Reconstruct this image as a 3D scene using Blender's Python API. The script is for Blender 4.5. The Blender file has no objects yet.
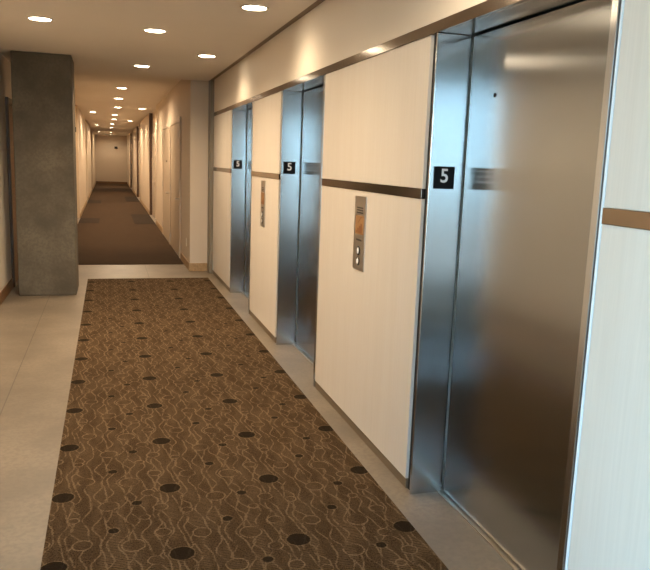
import bpy, bmesh, math
from mathutils import Matrix, Vector
sc = bpy.context.scene
COL = sc.collection
PI = math.pi

# ------------------------------------------------------------------ helpers
def srgb(r, g, b):
    f = lambda c: (c/255/12.92) if c/255 <= .04045 else ((c/255+.055)/1.055)**2.4
    return (f(r), f(g), f(b), 1)

def bm_box(bm, x0, x1, y0, y1, z0, z1, bevel=0.0, seg=2):
    vs = [bm.verts.new((x, y, z)) for x in (x0, x1) for y in (y0, y1) for z in (z0, z1)]
    F = [(0, 1, 3, 2), (4, 6, 7, 5), (0, 4, 5, 1), (2, 3, 7, 6), (0, 2, 6, 4), (1, 5, 7, 3)]
    fs = [bm.faces.new([vs[i] for i in f]) for f in F]
    if bevel > 0:
        es = list({e for f in fs for e in f.edges})
        bmesh.ops.bevel(bm, geom=es, offset=bevel, segments=seg, profile=.5, affect='EDGES')

def bm_lathe(bm, prof, n=32, axis='Z', c=(0, 0, 0)):
    """prof: list of (r, h). Spun about an axis through c; ends with r=0 are closed."""
    rings = []
    for r, h in prof:
        if r < 1e-6:
            rings.append([(0, 0, h)])
        else:
            rings.append([(r*math.cos(2*PI*i/n), r*math.sin(2*PI*i/n), h) for i in range(n)])
    def tr(p):
        x, y, z = p
        if axis == 'X': x, y, z = z, x, y
        if axis == 'Y': x, y, z = y, z, x
        return (x+c[0], y+c[1], z+c[2])
    V = [[bm.verts.new(tr(p)) for p in ring] for ring in rings]
    for a, b in zip(V, V[1:]):
        if len(a) == 1 and len(b) == 1: continue
        for i in range(n):
            j = (i+1) % n
            if len(a) == 1: bm.faces.new([a[0], b[j], b[i]])
            elif len(b) == 1: bm.faces.new([a[i], a[j], b[0]])
            else: bm.faces.new([a[i], a[j], b[j], b[i]])

def bm_poly(bm, pts2, x0, x1):
    """polygon in (y,z) extruded along x"""
    a = [bm.verts.new((x0, y, z)) for y, z in pts2]
    b = [bm.verts.new((x1, y, z)) for y, z in pts2]
    bm.faces.new(a); bm.faces.new(list(reversed(b)))
    n = len(a)
    for i in range(n):
        bm.faces.new([a[i], b[i], b[(i+1) % n], a[(i+1) % n]])

def obj(name, bm, mat, parent=None, loc=(0, 0, 0), smooth=False):
    bmesh.ops.recalc_face_normals(bm, faces=bm.faces)
    me = bpy.data.meshes.new(name)
    bm.to_mesh(me); bm.free()
    if smooth:
        for p in me.polygons: p.use_smooth = True
        try: me.set_sharp_from_angle(angle=math.radians(40))
        except Exception: pass
    me.materials.append(mat)
    o = bpy.data.objects.new(name, me); COL.objects.link(o)
    o.location = loc
    if parent: o.parent = parent
    return o

def box(name, x0, x1, y0, y1, z0, z1, mat, parent=None, bevel=0.0, world=True):
    """box in world coordinates, origin at its base centre (children: relative to the parent Empty)"""
    cx, cy = (x0+x1)/2, (y0+y1)/2
    bm = bmesh.new(); bm_box(bm, x0-cx, x1-cx, y0-cy, y1-cy, 0, z1-z0, bevel)
    l = Vector((cx, cy, z0))
    if parent: l = l - wloc(parent)
    return obj(name, bm, mat, parent, l)

def wloc(o):
    v = Vector(o.location)
    while o.parent:
        o = o.parent; v = v + Vector(o.location)
    return v

def tag(o, label, cat, group=None):
    o['label'] = label; o['category'] = cat
    if group: o['group'] = group
    return o

def thing(name, label, cat, loc, group=None):
    o = bpy.data.objects.new(name, None); COL.objects.link(o)
    o.location = loc; o.empty_display_size = .1
    return tag(o, label, cat, group)

def struct(o):
    o['kind'] = 'structure'; return o

# ------------------------------------------------------------------ materials
class NT:
    def __init__(s, name):
        s.m = bpy.data.materials.new(name); s.m.use_nodes = True
        s.t = s.m.node_tree; s.t.nodes.clear()
        s.out = s.n('ShaderNodeOutputMaterial'); s.b = s.n('ShaderNodeBsdfPrincipled')
        s.l(s.b.outputs[0], s.out.inputs[0])
    def n(s, t): return s.t.nodes.new(t)
    def l(s, a, b): s.t.links.new(a, b)
    def inp(s, sock, v):
        if isinstance(v, bpy.types.NodeSocket): s.l(v, sock)
        else: sock.default_value = v
    def M(s, op, a, b=None, c=None):
        n = s.n('ShaderNodeMath'); n.operation = op
        s.inp(n.inputs[0], a)
        if b is not None: s.inp(n.inputs[1], b)
        if c is not None: s.inp(n.inputs[2], c)
        return n.outputs[0]
    def pos(s): return s.n('ShaderNodeNewGeometry').outputs['Position']
    def xyz(s, v):
        n = s.n('ShaderNodeSeparateXYZ'); s.l(v, n.inputs[0]); return n.outputs
    def vmul(s, v, k):
        n = s.n('ShaderNodeVectorMath'); n.operation = 'MULTIPLY'; s.l(v, n.inputs[0]); n.inputs[1].default_value = k
        return n.outputs[0]
    def noise(s, v, scale, detail=3, rough=.55):
        n = s.n('ShaderNodeTexNoise'); s.l(v, n.inputs['Vector'])
        n.inputs['Scale'].default_value = scale; n.inputs['Detail'].default_value = detail
        n.inputs['Roughness'].default_value = rough
        return n.outputs['Fac']
    def ramp(s, f, lo, hi):
        n = s.n('ShaderNodeMapRange'); n.interpolation_type = 'SMOOTHSTEP'
        s.l(f, n.inputs[0]); n.inputs[1].default_value = lo; n.inputs[2].default_value = hi
        return n.outputs[0]
    def mix(s, f, a, b, mode='MIX'):
        n = s.n('ShaderNodeMix'); n.data_type = 'RGBA'; n.blend_type = mode
        s.inp(n.inputs[0], f); s.inp(n.inputs[6], a); s.inp(n.inputs[7], b)
        return n.outputs[2]
    def base(s, c): s.inp(s.b.inputs['Base Color'], c)
    def set(s, **k):
        for a, v in k.items(): s.inp(s.b.inputs[a.replace('_', ' ')], v)
        return s
    def bump(s, h, strength, dist=.002):
        n = s.n('ShaderNodeBump'); n.inputs['Strength'].default_value = strength
        n.inputs['Distance'].default_value = dist
        s.l(h, n.inputs['Height']); s.l(n.outputs[0], s.b.inputs['Normal'])

def sc4(c, k): return (c[0]*k, c[1]*k, c[2]*k, 1)

def paint(name, c, rough=.55):
    t = NT(name); p = t.pos()
    t.base(t.mix(t.noise(p, 1.3, 4), sc4(c, .96), sc4(c, 1.04)))
    t.set(Roughness=rough); t.bump(t.noise(p, 260, 2), .08, .001)
    return t.m

def veneer(name, c):
    t = NT(name); p = t.pos()
    g = t.noise(t.vmul(p, (60, 60, 1.6)), 1.6, 5, .6)
    w = t.noise(t.vmul(p, (9, 9, .5)), 1.3, 3)
    col = t.mix(t.ramp(g, .3, .75), sc4(c, .965), sc4(c, 1.02))
    col = t.mix(t.ramp(w, .35, .7), col, t.mix(1.0, col, (.975, .965, .95, 1), 'MULTIPLY'))
    t.base(col); t.set(Roughness=.42)
    t.bump(g, .05, .001)
    return t.m

def wood(name, c, axis=1):
    t = NT(name); p = t.pos()
    k = [30, 30, 30]; k[axis] = 1.5
    g = t.noise(t.vmul(p, tuple(k)), 1.5, 5, .65)
    t.base(t.mix(t.ramp(g, .3, .72), sc4(c, .75), sc4(c, 1.15))); t.set(Roughness=.45)
    return t.m

def steel(name, c, rough, aniso, rot=0.0):
    """brushed stainless with vertical grain: reflections smear sideways"""
    t = NT(name); p = t.pos()
    g = t.noise(t.vmul(p, (420, 420, 1.2)), 1.0, 4, .6)
    t.base(t.mix(g, sc4(c, .92), sc4(c, 1.06)))
    t.set(Metallic=1.0, Anisotropic=aniso, Anisotropic_Rotation=rot)
    t.set(Roughness=rough)
    tg = t.n('ShaderNodeTangent'); tg.direction_type = 'RADIAL'; tg.axis = 'Z'
    t.l(tg.outputs[0], t.b.inputs['Tangent'])
    return t.m

def flat(name, c, rough=.5, metal=0.0):
    t = NT(name); t.base(c); t.set(Roughness=rough, Metallic=metal); return t.m

def concrete(name, c, lo=.78, hi=1.18, rough=.75, seams=None, spec=.5):
    t = NT(name); p = t.pos()
    a = t.noise(p, 2.2, 6, .6); b = t.noise(p, 38, 4, .6); d = t.noise(p, 9, 3)
    col = t.mix(t.ramp(a, .3, .7), sc4(c, lo), sc4(c, hi))
    col = t.mix(t.M('MULTIPLY', t.ramp(b, .42, .62), .42), col, sc4(c, .66))
    h = b
    # small pits
    v = t.n('ShaderNodeTexVoronoi'); t.l(p, v.inputs['Vector']); v.inputs['Scale'].default_value = 11
    pit = t.M('LESS_THAN', v.outputs['Distance'], .055)
    pit = t.M('MULTIPLY', pit, t.ramp(d, .52, .6))
    col = t.mix(t.M('MULTIPLY', pit, .45), col, sc4(c, .4))
    if seams:
        x, y, z = t.xyz(p)
        x0, per = seams
        u = t.M('SUBTRACT', t.M('WRAP', t.M('SUBTRACT', x, x0), per/2, -per/2), 0.0)
        ln = t.M('LESS_THAN', t.M('ABSOLUTE', u), .0035)
        col = t.mix(t.M('MULTIPLY', ln, .62), col, sc4(c, .22))
    t.base(col); t.set(Roughness=rough, Specular_IOR_Level=spec); t.bump(h, .12, .002)
    return t.m

def carpet_pattern(name):
    """woven lobby carpet: brown ground, tan wavy lines, tan ring outlines and dark discs, 0.48 x 0.594 m repeat"""
    t = NT(name); p = t.pos(); x, y, z = t.xyz(p)
    U, V = .4795, .5935
    jx = t.M('MULTIPLY', t.M('SUBTRACT', t.noise(p, 55, 2), .5), .010)
    jy = t.M('MULTIPLY', t.M('SUBTRACT', t.noise(t.vmul(p, (1.03, .97, 1)), 61, 2), .5), .010)
    u = t.M('ADD', t.M('SUBTRACT', x, -1.112), jx)
    v = t.M('ADD', t.M('SUBTRACT', y, 2.66), jy)
    def wrap(a, per): return t.M('WRAP', a, per/2, -per/2)
    def dist(cu, cv):
        du = wrap(t.M('SUBTRACT', u, cu), U); dv = wrap(t.M('SUBTRACT', v, cv), V)
        return t.M('SQRT', t.M('ADD', t.M('MULTIPLY', du, du), t.M('MULTIPLY', dv, dv)))
    discs = [(0, 0, .050), (.219, .240, .0235), (.323, .473, .0235)]
    rings = [(.200, .465, .045), (.296, .105, .048), (.097, .147, .040), (.424, .412, .034), (.419, .185, .034),
             (.376, .567, .032), (.352, .331, .024), (.055, .36, .026)]
    def lt(a, b): return t.M('LESS_THAN', a, b)
    dark = None; line = None; inside = None
    def mx(a, b): return b if a is None else t.M('MAXIMUM', a, b)
    for cu, cv, r in discs:
        d = dist(cu, cv)
        dark = mx(dark, t.ramp(d, r, r-.004))
        line = mx(line, t.M('MULTIPLY', t.ramp(t.M('ABSOLUTE', t.M('SUBTRACT', d, r+.002)), .0045, .0015), .6))
    for cu, cv, r in rings:
        d = dist(cu, cv)
        inside = mx(inside, lt(d, r-.004))
        line = mx(line, t.ramp(t.M('ABSOLUTE', t.M('SUBTRACT', d, r-.002)), .0050, .0015))
    wav = [(.020, .014, 2, .4), (.062, .017, 3, 2.0), (.112, .015, 2, 3.6), (.158, .018, 2, 5.1), (.205, .015, 3, .9), (.262, .020, 2, 2.6),
           (.310, .014, 3, 4.4), (.355, .019, 2, 1.3), (.400, .015, 3, 5.6), (.448, .017, 2, 3.0), (.040, .012, 3, 5.0), (.182, .012, 2, 2.2), (.288, .013, 3, .2), (.425, .012, 2, 4.1)]
    wl = None
    for c, a, k, ph in wav:
        s1 = t.M('SINE', t.M('MULTIPLY_ADD', v, 2*PI*k/V, ph))
        s2 = t.M('SINE', t.M('MULTIPLY_ADD', v, 2*PI*(k+2)/V, ph*2.3))
        off = t.M('ADD', t.M('MULTIPLY_ADD', s1, a, c), t.M('MULTIPLY', s2, a*.35))
        d = t.M('ABSOLUTE', wrap(t.M('SUBTRACT', u, off), U))
        wl = mx(wl, t.ramp(d, .0062, .0010))
    wl = t.M('MULTIPLY', wl, t.M('SUBTRACT', 1.0, inside))
    line = t.M('MAXIMUM', line, t.M('MULTIPLY', wl, .85))
    fib = t.noise(t.vmul(p, (1.25, .8, 1)), 135, 3, .75)
    rib = t.M('SINE', t.M('MULTIPLY_ADD', y, 2*PI/.0125, t.M('MULTIPLY', t.noise(p, 30, 2), 5.0)))
    base = t.mix(t.ramp(fib, .3, .7), (.015, .009, .005, 1), (.096, .060, .032, 1))
    base = t.mix(t.M('MULTIPLY', t.M('MULTIPLY', t.ramp(rib, -.2, .9), t.ramp(t.noise(t.vmul(p, (9, 2.2, 1)), 1.6, 2), .38, .62)), .62), base, (.150, .101, .056, 1))
    big = t.noise(p, 7, 3)
    base = t.mix(t.M('MULTIPLY', t.ramp(big, .4, .62), .3), base, (.040, .025, .013, 1))
    line = t.M('MULTIPLY', line, t.M('MULTIPLY', t.ramp(fib, .25, .62), t.ramp(t.noise(p, 17, 3), .25, .6)))
    col = t.mix(t.M('MULTIPLY', line, .78), base, (.225, .156, .092, 1))
    col = t.mix(t.M('MULTIPLY', dark, .9), col, t.mix(fib, (.007, .005, .003, 1), (.018, .012, .008, 1)))
    t.base(col); t.set(Roughness=1.0, Specular_IOR_Level=.03)
    t.bump(t.M('ADD', fib, t.M('MULTIPLY', line, .5)), .5, .003)
    return t.m

def carpet_plain(name, c):
    t = NT(name); p = t.pos()
    f = t.noise(p, 220, 2, .7); b = t.noise(t.vmul(p, (3, 1.2, 1)), 1.6, 3)
    col = t.mix(t.ramp(f, .3, .7), sc4(c, .7), sc4(c, 1.3))
    col = t.mix(t.M('MULTIPLY', t.ramp(b, .4, .65), .25), col, sc4(c, .7))
    t.base(col); t.set(Roughness=.95, Specular_IOR_Level=.12); t.bump(f, .4, .003)
    return t.m

def emit(name, c, s):
    t = NT(name); t.base((.9, .88, .84, 1)); t.set(Emission_Color=c, Emission_Strength=s); return t.m

def glass(name):
    t = NT(name)
    tr = t.n('ShaderNodeBsdfTransparent'); tr.inputs[0].default_value = (.93, .97, .97, 1)
    gl = t.n('ShaderNodeBsdfGlossy'); gl.inputs['Roughness'].default_value = .02
    fr = t.n('ShaderNodeFresnel'); fr.inputs[0].default_value = 1.45
    mx = t.n('ShaderNodeMixShader'); t.l(fr.outputs[0], mx.inputs[0]); t.l(tr.outputs[0], mx.inputs[1]); t.l(gl.outputs[0], mx.inputs[2])
    t.l(mx.outputs[0], t.out.inputs[0]); return t.m

M_ceil = paint('ceiling_paint', (.74, .68, .60), .7)
M_wall = paint('wall_paint', (.72, .645, .545), .6)
M_corr = paint('corridor_paint', (.60, .50, .385), .6)
M_veneer = veneer('maple_veneer', (.70, .64, .56))
M_steel = steel('brushed_steel', (.56, .57, .57), .22, .92)
M_door = steel('door_steel', (.36, .375, .385), .18, .985)
M_band = steel('band_steel', (.30, .25, .205), .14, .0)
M_post = flat('painted_metal', srgb(128, 118, 102), .5, .15)
M_reveal = flat('reveal_metal', srgb(118, 100, 78), .55, .2)
M_floor = concrete('polished_concrete', (.195, .158, .118), .76, 1.14, .42, seams=(-2.015, 1.14))
M_column = concrete('column_concrete', (.112, .094, .067), .68, 1.28, .85)
M_carpet = carpet_pattern('patterned_carpet')
M_carpet2 = carpet_plain('brown_carpet', (.050, .028, .0135))
M_patch = carpet_plain('dark_patch', (.028, .018, .011))
M_base = wood('baseboard_wood', (.40, .26, .13))
M_dbase = wood('dark_baseboard_wood', (.17, .085, .034))
M_casing = wood('casing_wood', (.10, .05, .022), 2)
M_doorp = paint('door_paint', (.44, .35, .25), .5)
M_dframe = paint('door_frame_paint', (.62, .52, .41), .5)
M_kick = flat('kick_metal', srgb(120, 104, 84), .5, .35)
M_black = flat('sign_black', (.005, .005, .0055, 1), .5)
M_black.node_tree.nodes['Principled BSDF'].inputs['Specular IOR Level'].default_value = .15
M_white = flat('sign_white', (.85, .85, .85, 1), .5)
M_dark = flat('dark_metal', (.03, .026, .022, 1), .4, .6)
M_gap_shade = flat('gap_shade', (.012, .012, .012, 1), .8)  # near-black colour painting the shade inside gaps and slots
M_chrome = flat('lever_metal', (.55, .5, .43, 1), .3, 1.0)
M_plate = steel('panel_steel', (.50, .46, .41), .38, .3)
M_amber = flat('amber_print', srgb(158, 118, 76), .4)
M_amber2 = flat('amber_dark_print', srgb(128, 78, 36), .4)
M_etch = flat('etched_grey', srgb(74, 70, 66), .5, .4)
M_ring = flat('light_ring', (.55, .50, .43, 1), .45)
M_lens = emit('lamp_lens', (1.0, .84, .62, 1), 24)
M_outlet = flat('outlet_plastic', (.75, .70, .62, 1), .4)
M_glass = glass('window_glass')
M_edge_glint = flat('edge_glint', (.80, .84, .86, 1), .35)  # pale colour painting the sky's reflection along the panel edge
M_alu = flat('window_metal', (.35, .36, .37, 1), .4, .8)

# ------------------------------------------------------------------ dimensions
H = 2.134; BT = 2.182; MT = 1.460; MB = 1.413; PB = .0514
CEIL = 2.607; CEIL2 = 2.745
LW = -2.469; YB = -.95; YC = 10.06; YE = 43.7
CR, CL = -.29, -2.07            # corridor wall faces
WX = .50
# panel bays (y0, y1) and elevator openings between them
BAYS = [(YB, 1.764), (3.016, 4.640), (5.905, 7.108), (8.400, 9.85)]
OPEN = [(1.764, 3.016), (4.640, 5.905), (7.108, 8.400)]

# ------------------------------------------------------------------ setting
struct(box('floor', -3.2, .6, YB-.2, YE+.2, -.12, 0, M_floor))
# right wall: solid core behind the panels, lintel (fascia) above the openings
bm = bmesh.new()
for a, b in BAYS: bm_box(bm, .022, WX, a+.001, b-.001, 0, BT)
for a, b in OPEN: bm_box(bm, .30, WX, a, b, 0, BT)
bm_box(bm, .022, WX, 9.85, YC+.2, 0, BT)
bm_box(bm, 0.0, WX, YB, 9.86, BT+.001, 2.85)
struct(obj('wall_right', bm, M_wall))
LY0, LY1 = -.88, .75          # unseen left-wall window, added to bring daylight onto the nearest panel
bm = bmesh.new()
bm_box(bm, LW-.15, LW, YB, LY0, 0, 2.85); bm_box(bm, LW-.15, LW, LY1, YC, 0, 2.85)
bm_box(bm, LW-.15, LW, LY0, LY1, 0, .12); bm_box(bm, LW-.15, LW, LY0, LY1, 2.56, 2.85)
struct(obj('wall_left', bm, M_wall))
bm = bmesh.new()
for a, b in ((LY0, LY0+.05), (LY1-.05, LY1)): bm_box(bm, LW-.10, LW-.02, a, b, .12, 2.56, .004)
for a, b in ((.12, .17), (2.51, 2.56)): bm_box(bm, LW-.10, LW-.02, LY0+.05, LY1-.05, a, b)
wl = struct(obj('added_window', bm, M_alu))
bm = bmesh.new(); bm_box(bm, LW-.064, LW-.058, LY0+.05, LY1-.05, .17, 2.51); obj('pane', bm, M_glass, wl)
bm = bmesh.new()
W0, W1, WZ0, WZ1 = -2.40, -1.15, .35, 2.45
bm_box(bm, LW-.15, W0, YB-.2, YB, 0, 2.85); bm_box(bm, W1, WX, YB-.2, YB, 0, 2.85)
bm_box(bm, W0, W1, YB-.2, YB, 0, WZ0); bm_box(bm, W0, W1, YB-.2, YB, WZ1, 2.85)
struct(obj('wall_back', bm, M_wall))
bm = bmesh.new()
for a, b in ((W0, W0+.05), (W1-.05, W1), ((W0+W1)/2-.025, (W0+W1)/2+.025)): bm_box(bm, a, b, YB-.14, YB-.06, WZ0, WZ1, .004)
xs = [W0+.05, (W0+W1)/2-.025, (W0+W1)/2+.025, W1-.05]
for a, b in ((WZ0, WZ0+.05), (WZ1-.05, WZ1)):
    bm_box(bm, xs[0], xs[1], YB-.14, YB-.06, a, b); bm_box(bm, xs[2], xs[3], YB-.14, YB-.06, a, b)
win = struct(obj('window_1', bm, M_alu))
bm = bmesh.new()
bm_box(bm, xs[0], xs[1], YB-.104, YB-.098, WZ0+.05, WZ1-.05); bm_box(bm, xs[2], xs[3], YB-.104, YB-.098, WZ0+.05, WZ1-.05)
obj('pane', bm, M_glass, win)
struct(box('ceiling', -3.2, -.05, YB-.2, YC, CEIL, 2.95, M_ceil))
struct(box('trim_1', -.0495, -.001, YB, 9.85, CEIL+.002, CEIL+.05, M_reveal))
struct(box('trim_2', -.048, .02, 9.851, YC-.001, 0, CEIL+.05, M_post, bevel=.003))
struct(box('ceiling_corridor', -3.2, .6, YC+.002, YE+.2, CEIL2, 2.95, M_ceil))

# corridor walls with shallow door recesses
ALC_R = [(17.3, 20.35), (26.2, 29.4), (35.0, 38.2)]
ALC_L = [(17.4, 18.9), (24.9, 26.6), (33.0, 34.7)]
def corridor_wall(name, xf, sgn, ys, y0, y1):
    bm = bmesh.new(); rec = .09
    cur = y0
    xo = xf+sgn*.5
    lo = lambda a, b: (min(a, b), max(a, b))
    for a, b in ys:
        bm_box(bm, *lo(xf, xo), cur, a, 0, 2.85)
        bm_box(bm, *lo(xf+sgn*rec, xo), a, b, 0, 2.85)
        cur = b
    bm_box(bm, *lo(xf, xo), cur, y1, 0, 2.85)
    return struct(obj(name, bm, M_corr))
corridor_wall('wall_corridor_right', CR, 1, ALC_R, YC, YE)
corridor_wall('wall_corridor_left', CL, -1, ALC_L, YC, YE)
struct(box('wall_end', -2.6, .3, YE, YE+.2, 0, 2.85, M_corr))
# baseboards
struct(box('baseboard_return', CR-.014, -.049, YC-.014, YC-.001, 0, .115, M_base, bevel=.002))
def base_run(name, xf, sgn, ys, y0, y1, mat, h=.11):
    bm = bmesh.new(); cur = y0; lo = lambda a, b: (min(a, b), max(a, b))
    for a, b in ys:
        bm_box(bm, *lo(xf, xf-sgn*.013), cur, a, 0, h); cur = b
    bm_box(bm, *lo(xf, xf-sgn*.013), cur, y1, 0, h)
    return struct(obj(name, bm, mat))
base_run('baseboard_right', CR-.001, 1, [(11.30, 15.16)]+ALC_R, YC, YE-.02, M_base)
base_run('baseboard_left', CL+.001, -1, ALC_L, YC, YE-.02, M_base)
struct(box('baseboard_end', CL+.02, CR-.02, YE-.014, YE-.001, 0, .11, M_dbase))
struct(box('baseboard_lobby', LW+.001, LW+.016, YB, 8.92, 0, .115, M_dbase, bevel=.002))

# concrete column
struct(box('column', -2.334, -1.730, 8.361, 8.965, 0, CEIL-.001, M_column, bevel=.012))

# ------------------------------------------------------------------ doors of the setting
def lever(parent, x, y, z, sgn, d):
    """lever handle on a wall facing -sgn*x; d: direction of the lever along y"""
    bm = bmesh.new()
    s = -sgn
    bm_lathe(bm, [(0, 0), (.027, 0), (.027, s*.012), (0, s*.012)], 20, 'X')
    bm_lathe(bm, [(0, s*.012), (.011, s*.012), (.011, s*.055), (0, s*.055)], 14, 'X')
    a, b = sorted((s*.045, s*.062)); c, e = sorted((-.012*d, .125*d))
    bm_box(bm, a, b, c, e, -.011, .011, .004)
    o = obj('door_handle', bm, M_chrome, parent, Vector((x, y, z))-wloc(parent), True)
    return o

def corridor_door(n, xw, sgn, y0, y1, peep=False, htop=2.12, fr=.07, proj=.022):
    """frame with leaf set in it, on wall face xw (room side is -sgn)"""
    s = -sgn; lo = lambda a, b: (min(a, b), max(a, b))
    cy = (y0+y1)/2
    bm = bmesh.new()
    bm_box(bm, *lo(0, s*proj), y0-cy, y0+fr-cy, 0, htop+fr, .003)
    bm_box(bm, *lo(0, s*proj), y1-fr-cy, y1-cy, 0, htop+fr, .003)
    bm_box(bm, *lo(0, s*proj), y0+fr-cy, y1-fr-cy, htop, htop+fr, .003)
    f = struct(obj('door_%d' % n, bm, M_dframe, None, (xw+s*.001, cy, 0)))
    bm = bmesh.new(); bm_box(bm, *lo(0, s*.010), y0+fr+.003-cy, y1-fr-.003-cy, .008, htop-.003, .002)
    obj('door_leaf', bm, M_doorp, f)
    lever(f, xw+s*.011, y0+fr+.10, .93, sgn, 1)
    for hz in (.22, 1.05, 1.88):
        bm = bmesh.new(); bm_lathe(bm, [(0, -.055), (.011, -.055), (.011, .055), (0, .055)], 12, 'Z')
        bm_box(bm, *lo(-s*.004, s*.0035), -.024, .024, -.05, .05)
        obj('hinge', bm, M_chrome, f, Vector((s*.017, y1-fr-.012-cy, hz)), True)
    if peep:
        bm = bmesh.new(); bm_lathe(bm, [(0, 0), (.018, 0), (.018, s*.006), (.008, s*.009), (0, s*.009)], 16, 'X')
        obj('peephole', bm, M_dark, f, Vector((s*.010, (y0+y1)/2-cy-.1, 1.50)), True)
    return f
corridor_door(1, CR, 1, 11.36, 13.28)
corridor_door(2, CR, 1, 13.30, 15.10, peep=True)
n = 3
for q, (a, b) in enumerate(ALC_R):
    struct(box('trim_%d' % (30+q), CR+.002, CR+.089, b-.025, b-.001, 0, CEIL2-.002, M_casing))  # dark board added on the far return to stand in for its shade
    corridor_door(n, CR+.09, 1, b-1.45, b-.12); n += 1
for a, b in ALC_L:
    corridor_door(n, CL-.09, -1, b-1.45, b-.12); n += 1
# wood-cased door on the lobby's left wall, behind the column
bm = bmesh.new()
bm_box(bm, 0, .03, -.47, -.40, 0, 2.17, .003); bm_box(bm, 0, .03, .40, .47, 0, 2.17, .003); bm_box(bm, 0, .03, -.40, .40, 2.10, 2.17, .003)
ld = struct(obj('door_%d' % n, bm, M_casing, None, (LW+.001, 9.40, 0)))
bm = bmesh.new(); bm_box(bm, 0, .012, -.397, .397, .008, 2.097, .002); obj('door_leaf', bm, M_dbase, ld)
lever(ld, LW+.014, 9.70, .95, -1, -1)

# ------------------------------------------------------------------ carpets
def slab(name, x0, x1, y0, y1, h, mat, label, cat):
    return tag(box(name, x0, x1, y0, y1, .0005, h, mat, bevel=.002), label, cat)
slab('lobby_carpet', -1.640, -.116, 1.25, 9.443, .007, M_carpet,
     'brown lobby carpet patterned with dark discs, tan rings and wavy lines', 'carpet')
slab('corridor_carpet', CL+.016, CR-.016, 10.73, YE-.03, .007, M_carpet2,
     'plain dark brown carpet running down the long corridor', 'carpet')
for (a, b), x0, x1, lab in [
        (ALC_L[0], CL+.02, CL+.48, 'dark patch on the carpet at the first recessed door on the corridor wall beyond the concrete column'),
        (ALC_L[1], CL+.02, CL+.45, 'dark patch on the carpet at the second recessed door on the corridor wall beyond the concrete column'),
        (ALC_R[0], CR-.50, CR-.02, 'dark patch on the carpet at the first recessed door past the pair of cream doors'),
        (ALC_R[1], CR-.48, CR-.02, 'dark patch on the carpet at the second recessed door past the pair of cream doors')]:
    o = tag(box('carpet_patch', x0, x1, a+.05, b-.05, .0075, .010, M_patch, bevel=.001), lab, 'carpet', 'dark patches on the carpet at the recessed corridor doors')  # thin darker slab laid over the corridor carpet

# ------------------------------------------------------------------ wall cladding
names = ['beside the nearest elevator at the picture edge', 'between the nearest and the middle elevator',
         'between the middle and the farthest elevator', 'past the farthest elevator, next to the grey corner post']
for (a, b), w in zip(BAYS, names):
    tag(box('veneer_panel', 0, .021, a+.004, b-(.010 if b < 2 else .002), MT+.001, H-.001, M_veneer, bevel=.0015),
        'upper pale maple wall panel ' + w, 'wall panel', 'upper pale veneer wall panels')
    tag(box('veneer_panel', 0, .021, a+.004, b-(.010 if b < 2 else .002), PB, MB-.001, M_veneer, bevel=.0015),
        'lower pale maple wall panel ' + w, 'wall panel', 'lower pale veneer wall panels')
k = 3
struct(box('trim_20', -.0035, .021, 1.7555, 1.7635, 0, H-.001, M_edge_glint, bevel=.002))
for a, b in BAYS:
    struct(box('trim_%d' % k, -.003, .021, a+.004, b-(.010 if b < 2 else .002), MB, MT, M_band, bevel=.001)); k += 1
    struct(box('trim_%d' % k, .004, .021, a+.004, b-(.010 if b < 2 else .002), 0, PB-.001, M_kick)); k += 1
struct(box('trim_%d' % k, -.004, .021, YB, 9.85, H, BT, M_band, bevel=.001))

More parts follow.
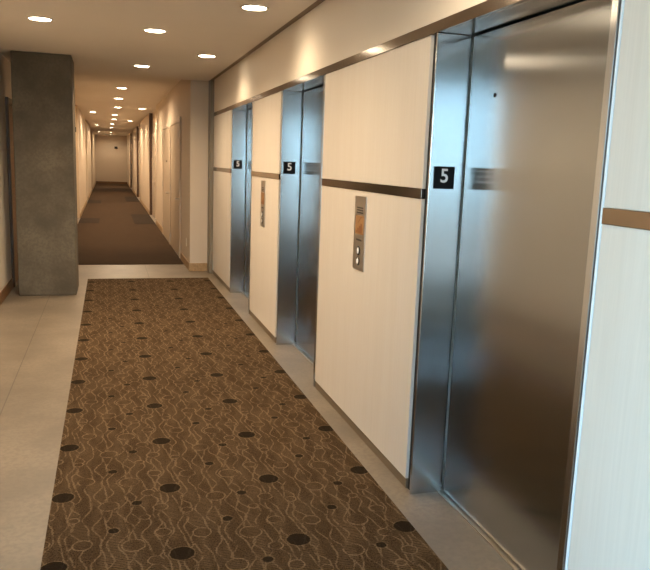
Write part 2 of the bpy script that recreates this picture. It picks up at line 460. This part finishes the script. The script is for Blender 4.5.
# ------------------------------------------------------------------ elevators
which = ['nearest', 'middle', 'farthest']
D = .165
numeral_me = None
ev_labels = ['nearest brushed stainless steel elevator entrance with closed wide door and small keyhole',
             'middle brushed steel elevator entrance, between the two panels with call stations',
             'farthest brushed steel elevator entrance, a narrow sliver near the grey corner post']
for i, (a, b) in enumerate(OPEN):
    cy = (a+b)/2
    e = thing('elevator', ev_labels[i], 'elevator', (0, cy, 0), 'elevator entrances in the lobby wall')
    y0, y1 = a+.043, b-(.066 if i == 0 else .063)
    tag_slot = [(a+.001, a+.012), (y1+.0145, b-.001)]
    hh = H-.001
    for p0, p1 in ((a+.013, y0), (y1, y1+.0135)):
        box('jamb', -.001, D-.001, p0, p1, .0005, hh, M_steel, e, .0022)
    for p0, p1 in tag_slot:
        box('shadow_gap', .014, .022, p0, p1, .0005, hh, M_gap_shade, e)
    box('head_jamb', .023, D+.02, a+.001, b-.001, H+.0005, BT, M_steel, e, .001)
    dp = box('door_panel', D, D+.03, y0-.01, y1-(.017, .036, .05)[i], .010, H-.007, M_door, e, .002)
    if i == 0:
        bm = bmesh.new(); bm_lathe(bm, [(0, 0), (.009, 0), (.009, -.002), (.006, -.003), (0, -.003)], 20, 'X')
        obj('keyhole', bm, M_black, dp, Vector((D-.0005, 2.715, 1.862))-wloc(dp), True)
    box('sill', D-.022, D+.06, y0+.001, y1-.001, .0005, .006, M_chrome, e, .001)
    box('gap_shade_backing', D+.07, .299, a+.002, b-.002, .0005, H-.001, M_gap_shade, e)  # dark backing paints the shade seen through the door gap
    # floor number plate on the far jamb
    f = thing('floor_sign', ['square black sign with white number 5 on the nearest elevator jamb',
              'square black sign with white number 5 on the middle elevator jamb',
              'small square black sign with white number 5 on the farthest elevator jamb'][i], 'sign', (.0705, y1-.0005, 1.464),
              'floor number signs on the elevator jambs')
    box('sign_plate', .0205, .1205, y1-.0045, y1-.0005, 1.464, 1.564, M_black, f, .001)
    if numeral_me is None:
        cu = bpy.data.curves.new('numeral_outline', 'FONT'); cu.body = '5'; cu.size = .086; cu.extrude = .0006
        cu.align_x = 'CENTER'; cu.align_y = 'CENTER'; cu.offset = .0013
        tmp = bpy.data.objects.new('numeral_outline', cu); COL.objects.link(tmp)
        bpy.context.view_layer.update()
        numeral_me = bpy.data.meshes.new_from_object(tmp.evaluated_get(bpy.context.evaluated_depsgraph_get()))
        numeral_me.materials.clear(); numeral_me.materials.append(M_white)
        bpy.data.objects.remove(tmp); bpy.data.curves.remove(cu)
    t = bpy.data.objects.new('numeral', numeral_me); COL.objects.link(t); t.parent = f
    t.rotation_euler = (PI/2, 0, 0); t.location = (0.0, -.0052, .056)

# ------------------------------------------------------------------ call stations
def call_panel(yc, label):
    e = thing('call_panel', label, 'call panel', (0, yc, .962), 'elevator call panels')
    w = .185; h = .422
    bm = bmesh.new(); bm_box(bm, -.005, -.0001, -w/2, w/2, 0, h, .0012); obj('faceplate', bm, M_plate, e)
    bm = bmesh.new()
    for zz in (.352, .338, .324): bm_box(bm, -.0058, -.0052, -.052, .052, zz, zz+.008)
    obj('etched_caption', bm, M_etch, e)
    s = None
    bm = bmesh.new(); bm_box(bm, -.0062, -.0052, -.068, .068, .205, .312, .0004); s = obj('pictogram', bm, M_amber, e)
    bm = bmesh.new()
    # stepped shape and a slanted bar on the amber plate
    st = [(.058, .212)]; z = .212
    for q in range(4):
        y = .058-q*.026; st += [(y, z+.014), (y-.026, z+.014)]; z += .014
    st += [(-.046, .212)]
    bm_poly(bm, st, -.0068, -.0064)
    bm_poly(bm, [(.03, .27), (.018, .27), (-.035, .306), (-.022, .306)], -.0068, -.0064)
    obj('pictogram_mark', bm, M_amber2, s)
    bm = bmesh.new(); bm_box(bm, -.0056, -.0052, -.045, .045, .168, .178); obj('etched_caption', bm, M_etch, e)
    for zz in (.112, .052):
        bm = bmesh.new(); bm_lathe(bm, [(0, -.0052), (.027, -.0052), (.027, -.008), (.021, -.010), (.021, -.007), (0, -.007)], 24, 'X')
        c = obj('call_button', bm, M_dark, e, (0, 0, zz), True)
        bm = bmesh.new(); bm_lathe(bm, [(0, -.0072), (.018, -.0072), (.017, -.0105), (0, -.011)], 24, 'X')
        obj('button_cap', bm, M_white, c, (0, 0, 0), True)
call_panel(3.835, 'steel elevator call panel with amber pictogram, on the panel beside the nearest elevator')
call_panel(6.530, 'steel elevator call panel seen edge-on, between the middle and farthest elevators')

# ------------------------------------------------------------------ small wall fittings
e = thing('wall_fixture', 'small dark fixture high on the end wall of the corridor', 'wall fixture', (-.92, YE-.001, 2.0))
bm = bmesh.new(); bm_box(bm, -.09, .09, -.02, 0, 0, .12, .005); obj('back_plate', bm, M_dark, e)
bm = bmesh.new(); bm_lathe(bm, [(0, -.02), (.07, -.02), (.06, -.09), (0, -.11)], 20, 'Y', (0, 0, .06)); obj('dome', bm, M_dark, e, smooth=True)
e = thing('wall_plate', 'small dark plate high on the corridor wall beyond the column', 'wall plate', (CL+.001, 16.9, 2.03))
bm = bmesh.new(); bm_box(bm, 0, .012, -.06, .06, 0, .15, .003); obj('back_plate', bm, M_dark, e)
bm = bmesh.new(); bm_box(bm, .012, .035, -.05, .05, .02, .13, .006); obj('face', bm, M_black, e)
e = thing('outlet', 'small pale outlet cover low on the corridor corner by the cream door', 'outlet', (CR-.001, 10.5, .30))
bm = bmesh.new(); bm_box(bm, -.006, 0, -.037, .037, 0, .118, .003); obj('cover_plate', bm, M_outlet, e)
for zz in (.034, .084):
    bm = bmesh.new(); bm_lathe(bm, [(0, -.0085), (.016, -.0085), (.017, -.0062), (0, -.0062)], 16, 'X'); obj('socket', bm, M_white, e, (0, 0, zz), True)

# ------------------------------------------------------------------ ceiling downlights
WARM = (1.0, .765, .51)
ring_me = lens_me = None
def downlight(x, y, z, label, power, group, spot=155, s=1.0):
    global ring_me, lens_me
    e = thing('ceiling_light', label, 'ceiling light', (x, y, z), group)
    if ring_me is None:
        bm = bmesh.new(); bm_lathe(bm, [(.083, -.001), (.083, -.004), (.088, -.007), (.100, -.005), (.103, -.001), (.083, -.001)], 40)
        r = obj('trim_ring', bm, M_ring, e, smooth=True); ring_me = r.data
        bm = bmesh.new(); bm_lathe(bm, [(0, -.001), (.081, -.001), (.081, -.003), (.06, -.0045), (0, -.005)], 40)
        l = obj('lens', bm, M_lens, e, smooth=True); lens_me = l.data
    else:
        for nm, me in (('trim_ring', ring_me), ('lens', lens_me)):
            o = bpy.data.objects.new(nm, me); COL.objects.link(o); o.parent = e
    L = bpy.data.lights.new('lamp', 'SPOT'); L.energy = power; L.color = WARM
    L.spot_size = math.radians(spot); L.spot_blend = .9; L.shadow_soft_size = .07
    lo = bpy.data.objects.new('lamp', L); COL.objects.link(lo); lo.parent = e; lo.location = (0, 0, -.02)
    return e
PL = 104; PCO = 145
g1 = 'downlights over the elevator doors'; g2 = 'downlights along the middle of the lobby'; g3 = 'downlights over the left side of the lobby'
for y, lab in ((7.651, 'round ceiling downlight close to the wall over the farthest elevator'),
               (5.127, 'round ceiling downlight close to the wall over the middle elevator'),
               (2.60, 'round ceiling downlight close to the wall over the nearest elevator')):
    downlight(-.386, y, CEIL, lab, PL*(.16 if y < 4 else .25), g1)
for y, lab in ((8.89, 'round ceiling downlight over the lobby end, just before the corridor'),
               (6.402, 'round ceiling downlight over the carpet between middle and farthest elevator'),
               (3.90, 'round ceiling downlight over the carpet between nearest and middle elevator')):
    downlight(-.98, y, CEIL, lab, PL*(.62 if y < 5 else .95), g2)
for y, lab in ((6.317, 'round ceiling downlight in front of the concrete column'),
               (3.80, 'round ceiling downlight over the left concrete floor strip, second from the column')):
    downlight(-1.871, y, CEIL, lab, PL*(.62 if y < 5 else .95), g3, 174)
nth = ['first', 'second', 'third', 'fourth', 'fifth', 'sixth', 'seventh', 'eighth', 'ninth', 'tenth']
g4 = 'downlights along the middle of the corridor'
for q, (x, y) in enumerate([(-1.121, 13.43), (-1.145, 15.87), (-1.124, 18.69), (-1.164, 22.09), (-1.166, 24.7), (-1.196, 28.3), (-1.203, 31.97), (-1.204, 38.5), (-1.19, 42.6)]):
    downlight(x, y, CEIL2, nth[q] + ' downlight from the lobby along the corridor ceiling middle', PCO*(.4 if q == 8 else 1), g4, 172)
g5 = 'downlights beside the recessed corridor doors'
for x, y, lab in ((-1.757, 21.27, 'corridor ceiling downlight on the column side, nearest of its three'),
                  (-1.771, 29.92, 'corridor ceiling downlight on the column side, second of its three'),
                  (-1.790, 38.20, 'corridor ceiling downlight on the column side, farthest of its three'),
                  (-.552, 18.71, 'corridor ceiling downlight on the elevator side, nearer of the two'),
                  (-.648, 25.30, 'corridor ceiling downlight on the elevator side, farther of the two')):
    downlight(x, y, CEIL2, lab, PCO*.35, g5)

# ------------------------------------------------------------------ daylight through the window behind
w = bpy.data.worlds.new('sky'); sc.world = w; w.use_nodes = True
nt = w.node_tree; nt.nodes.clear()
out = nt.nodes.new('ShaderNodeOutputWorld'); bg = nt.nodes.new('ShaderNodeBackground')
tc = nt.nodes.new('ShaderNodeTexCoord'); sx = nt.nodes.new('ShaderNodeSeparateXYZ'); cr = nt.nodes.new('ShaderNodeValToRGB')
mr = nt.nodes.new('ShaderNodeMapRange'); mr.inputs[1].default_value = -1; mr.inputs[2].default_value = 1
nt.links.new(tc.outputs['Generated'], sx.inputs[0]); nt.links.new(sx.outputs[2], mr.inputs[0]); nt.links.new(mr.outputs[0], cr.inputs[0])
els = cr.color_ramp.elements
els[0].position = .46; els[0].color = (.27, .30, .32, 1)
els[1].position = .505; els[1].color = (.55, .80, .97, 1)
e2 = els.new(.75); e2.color = (.33, .61, .95, 1)
nt.links.new(cr.outputs[0], bg.inputs[0]); bg.inputs[1].default_value = 10.5
nt.links.new(bg.outputs[0], out.inputs[0])
P2 = bpy.data.lights.new('window_portal', 'AREA'); P2.shape = 'RECTANGLE'; P2.size = LY1-LY0; P2.size_y = 2.44
P2.cycles.is_portal = True
po2 = bpy.data.objects.new('window_portal', P2); COL.objects.link(po2)
po2.location = (LW-.17, (LY0+LY1)/2, 1.34); po2.rotation_euler = (PI/2, 0, -PI/2)
P = bpy.data.lights.new('window_portal', 'AREA'); P.shape = 'RECTANGLE'; P.size = W1-W0; P.size_y = WZ1-WZ0
P.cycles.is_portal = True
po = bpy.data.objects.new('window_portal', P); COL.objects.link(po)
po.location = ((W0+W1)/2, YB-.22, (WZ0+WZ1)/2); po.rotation_euler = (PI/2, 0, PI)

# ------------------------------------------------------------------ camera
f_px, yaw, pitch, roll, ca, ch = 713.14, 17.038, 9.615, 2.091, 1.3731, 1.5552
y_, p_, r_ = (math.radians(v) for v in (yaw, pitch, roll))
fw = Vector((math.sin(y_)*math.cos(p_), math.cos(y_)*math.cos(p_), -math.sin(p_)))
rt = Vector((math.cos(y_), -math.sin(y_), 0)); up = rt.cross(fw)
r2 = rt*math.cos(r_)+up*math.sin(r_); u2 = -rt*math.sin(r_)+up*math.cos(r_)
cam = bpy.data.cameras.new('camera'); cam.sensor_width = 36; cam.sensor_fit = 'HORIZONTAL'
cam.lens = f_px/650*36; cam.clip_start = .02; cam.clip_end = 200
co = bpy.data.objects.new('camera', cam); COL.objects.link(co)
co.matrix_world = Matrix(((r2.x, u2.x, -fw.x, -ca), (r2.y, u2.y, -fw.y, 0), (r2.z, u2.z, -fw.z, ch), (0, 0, 0, 1)))
sc.camera = co
sc.view_settings.view_transform = 'Standard'; sc.view_settings.look = 'None'
sc.view_settings.gamma = 1; sc.view_settings.use_curve_mapping = False
sc.view_settings.exposure = 0.7
sc.cycles.use_denoising = True
sc.cycles.max_bounces = 10; sc.cycles.diffuse_bounces = 6; sc.cycles.glossy_bounces = 6
sc.cycles.sample_clamp_indirect = 6
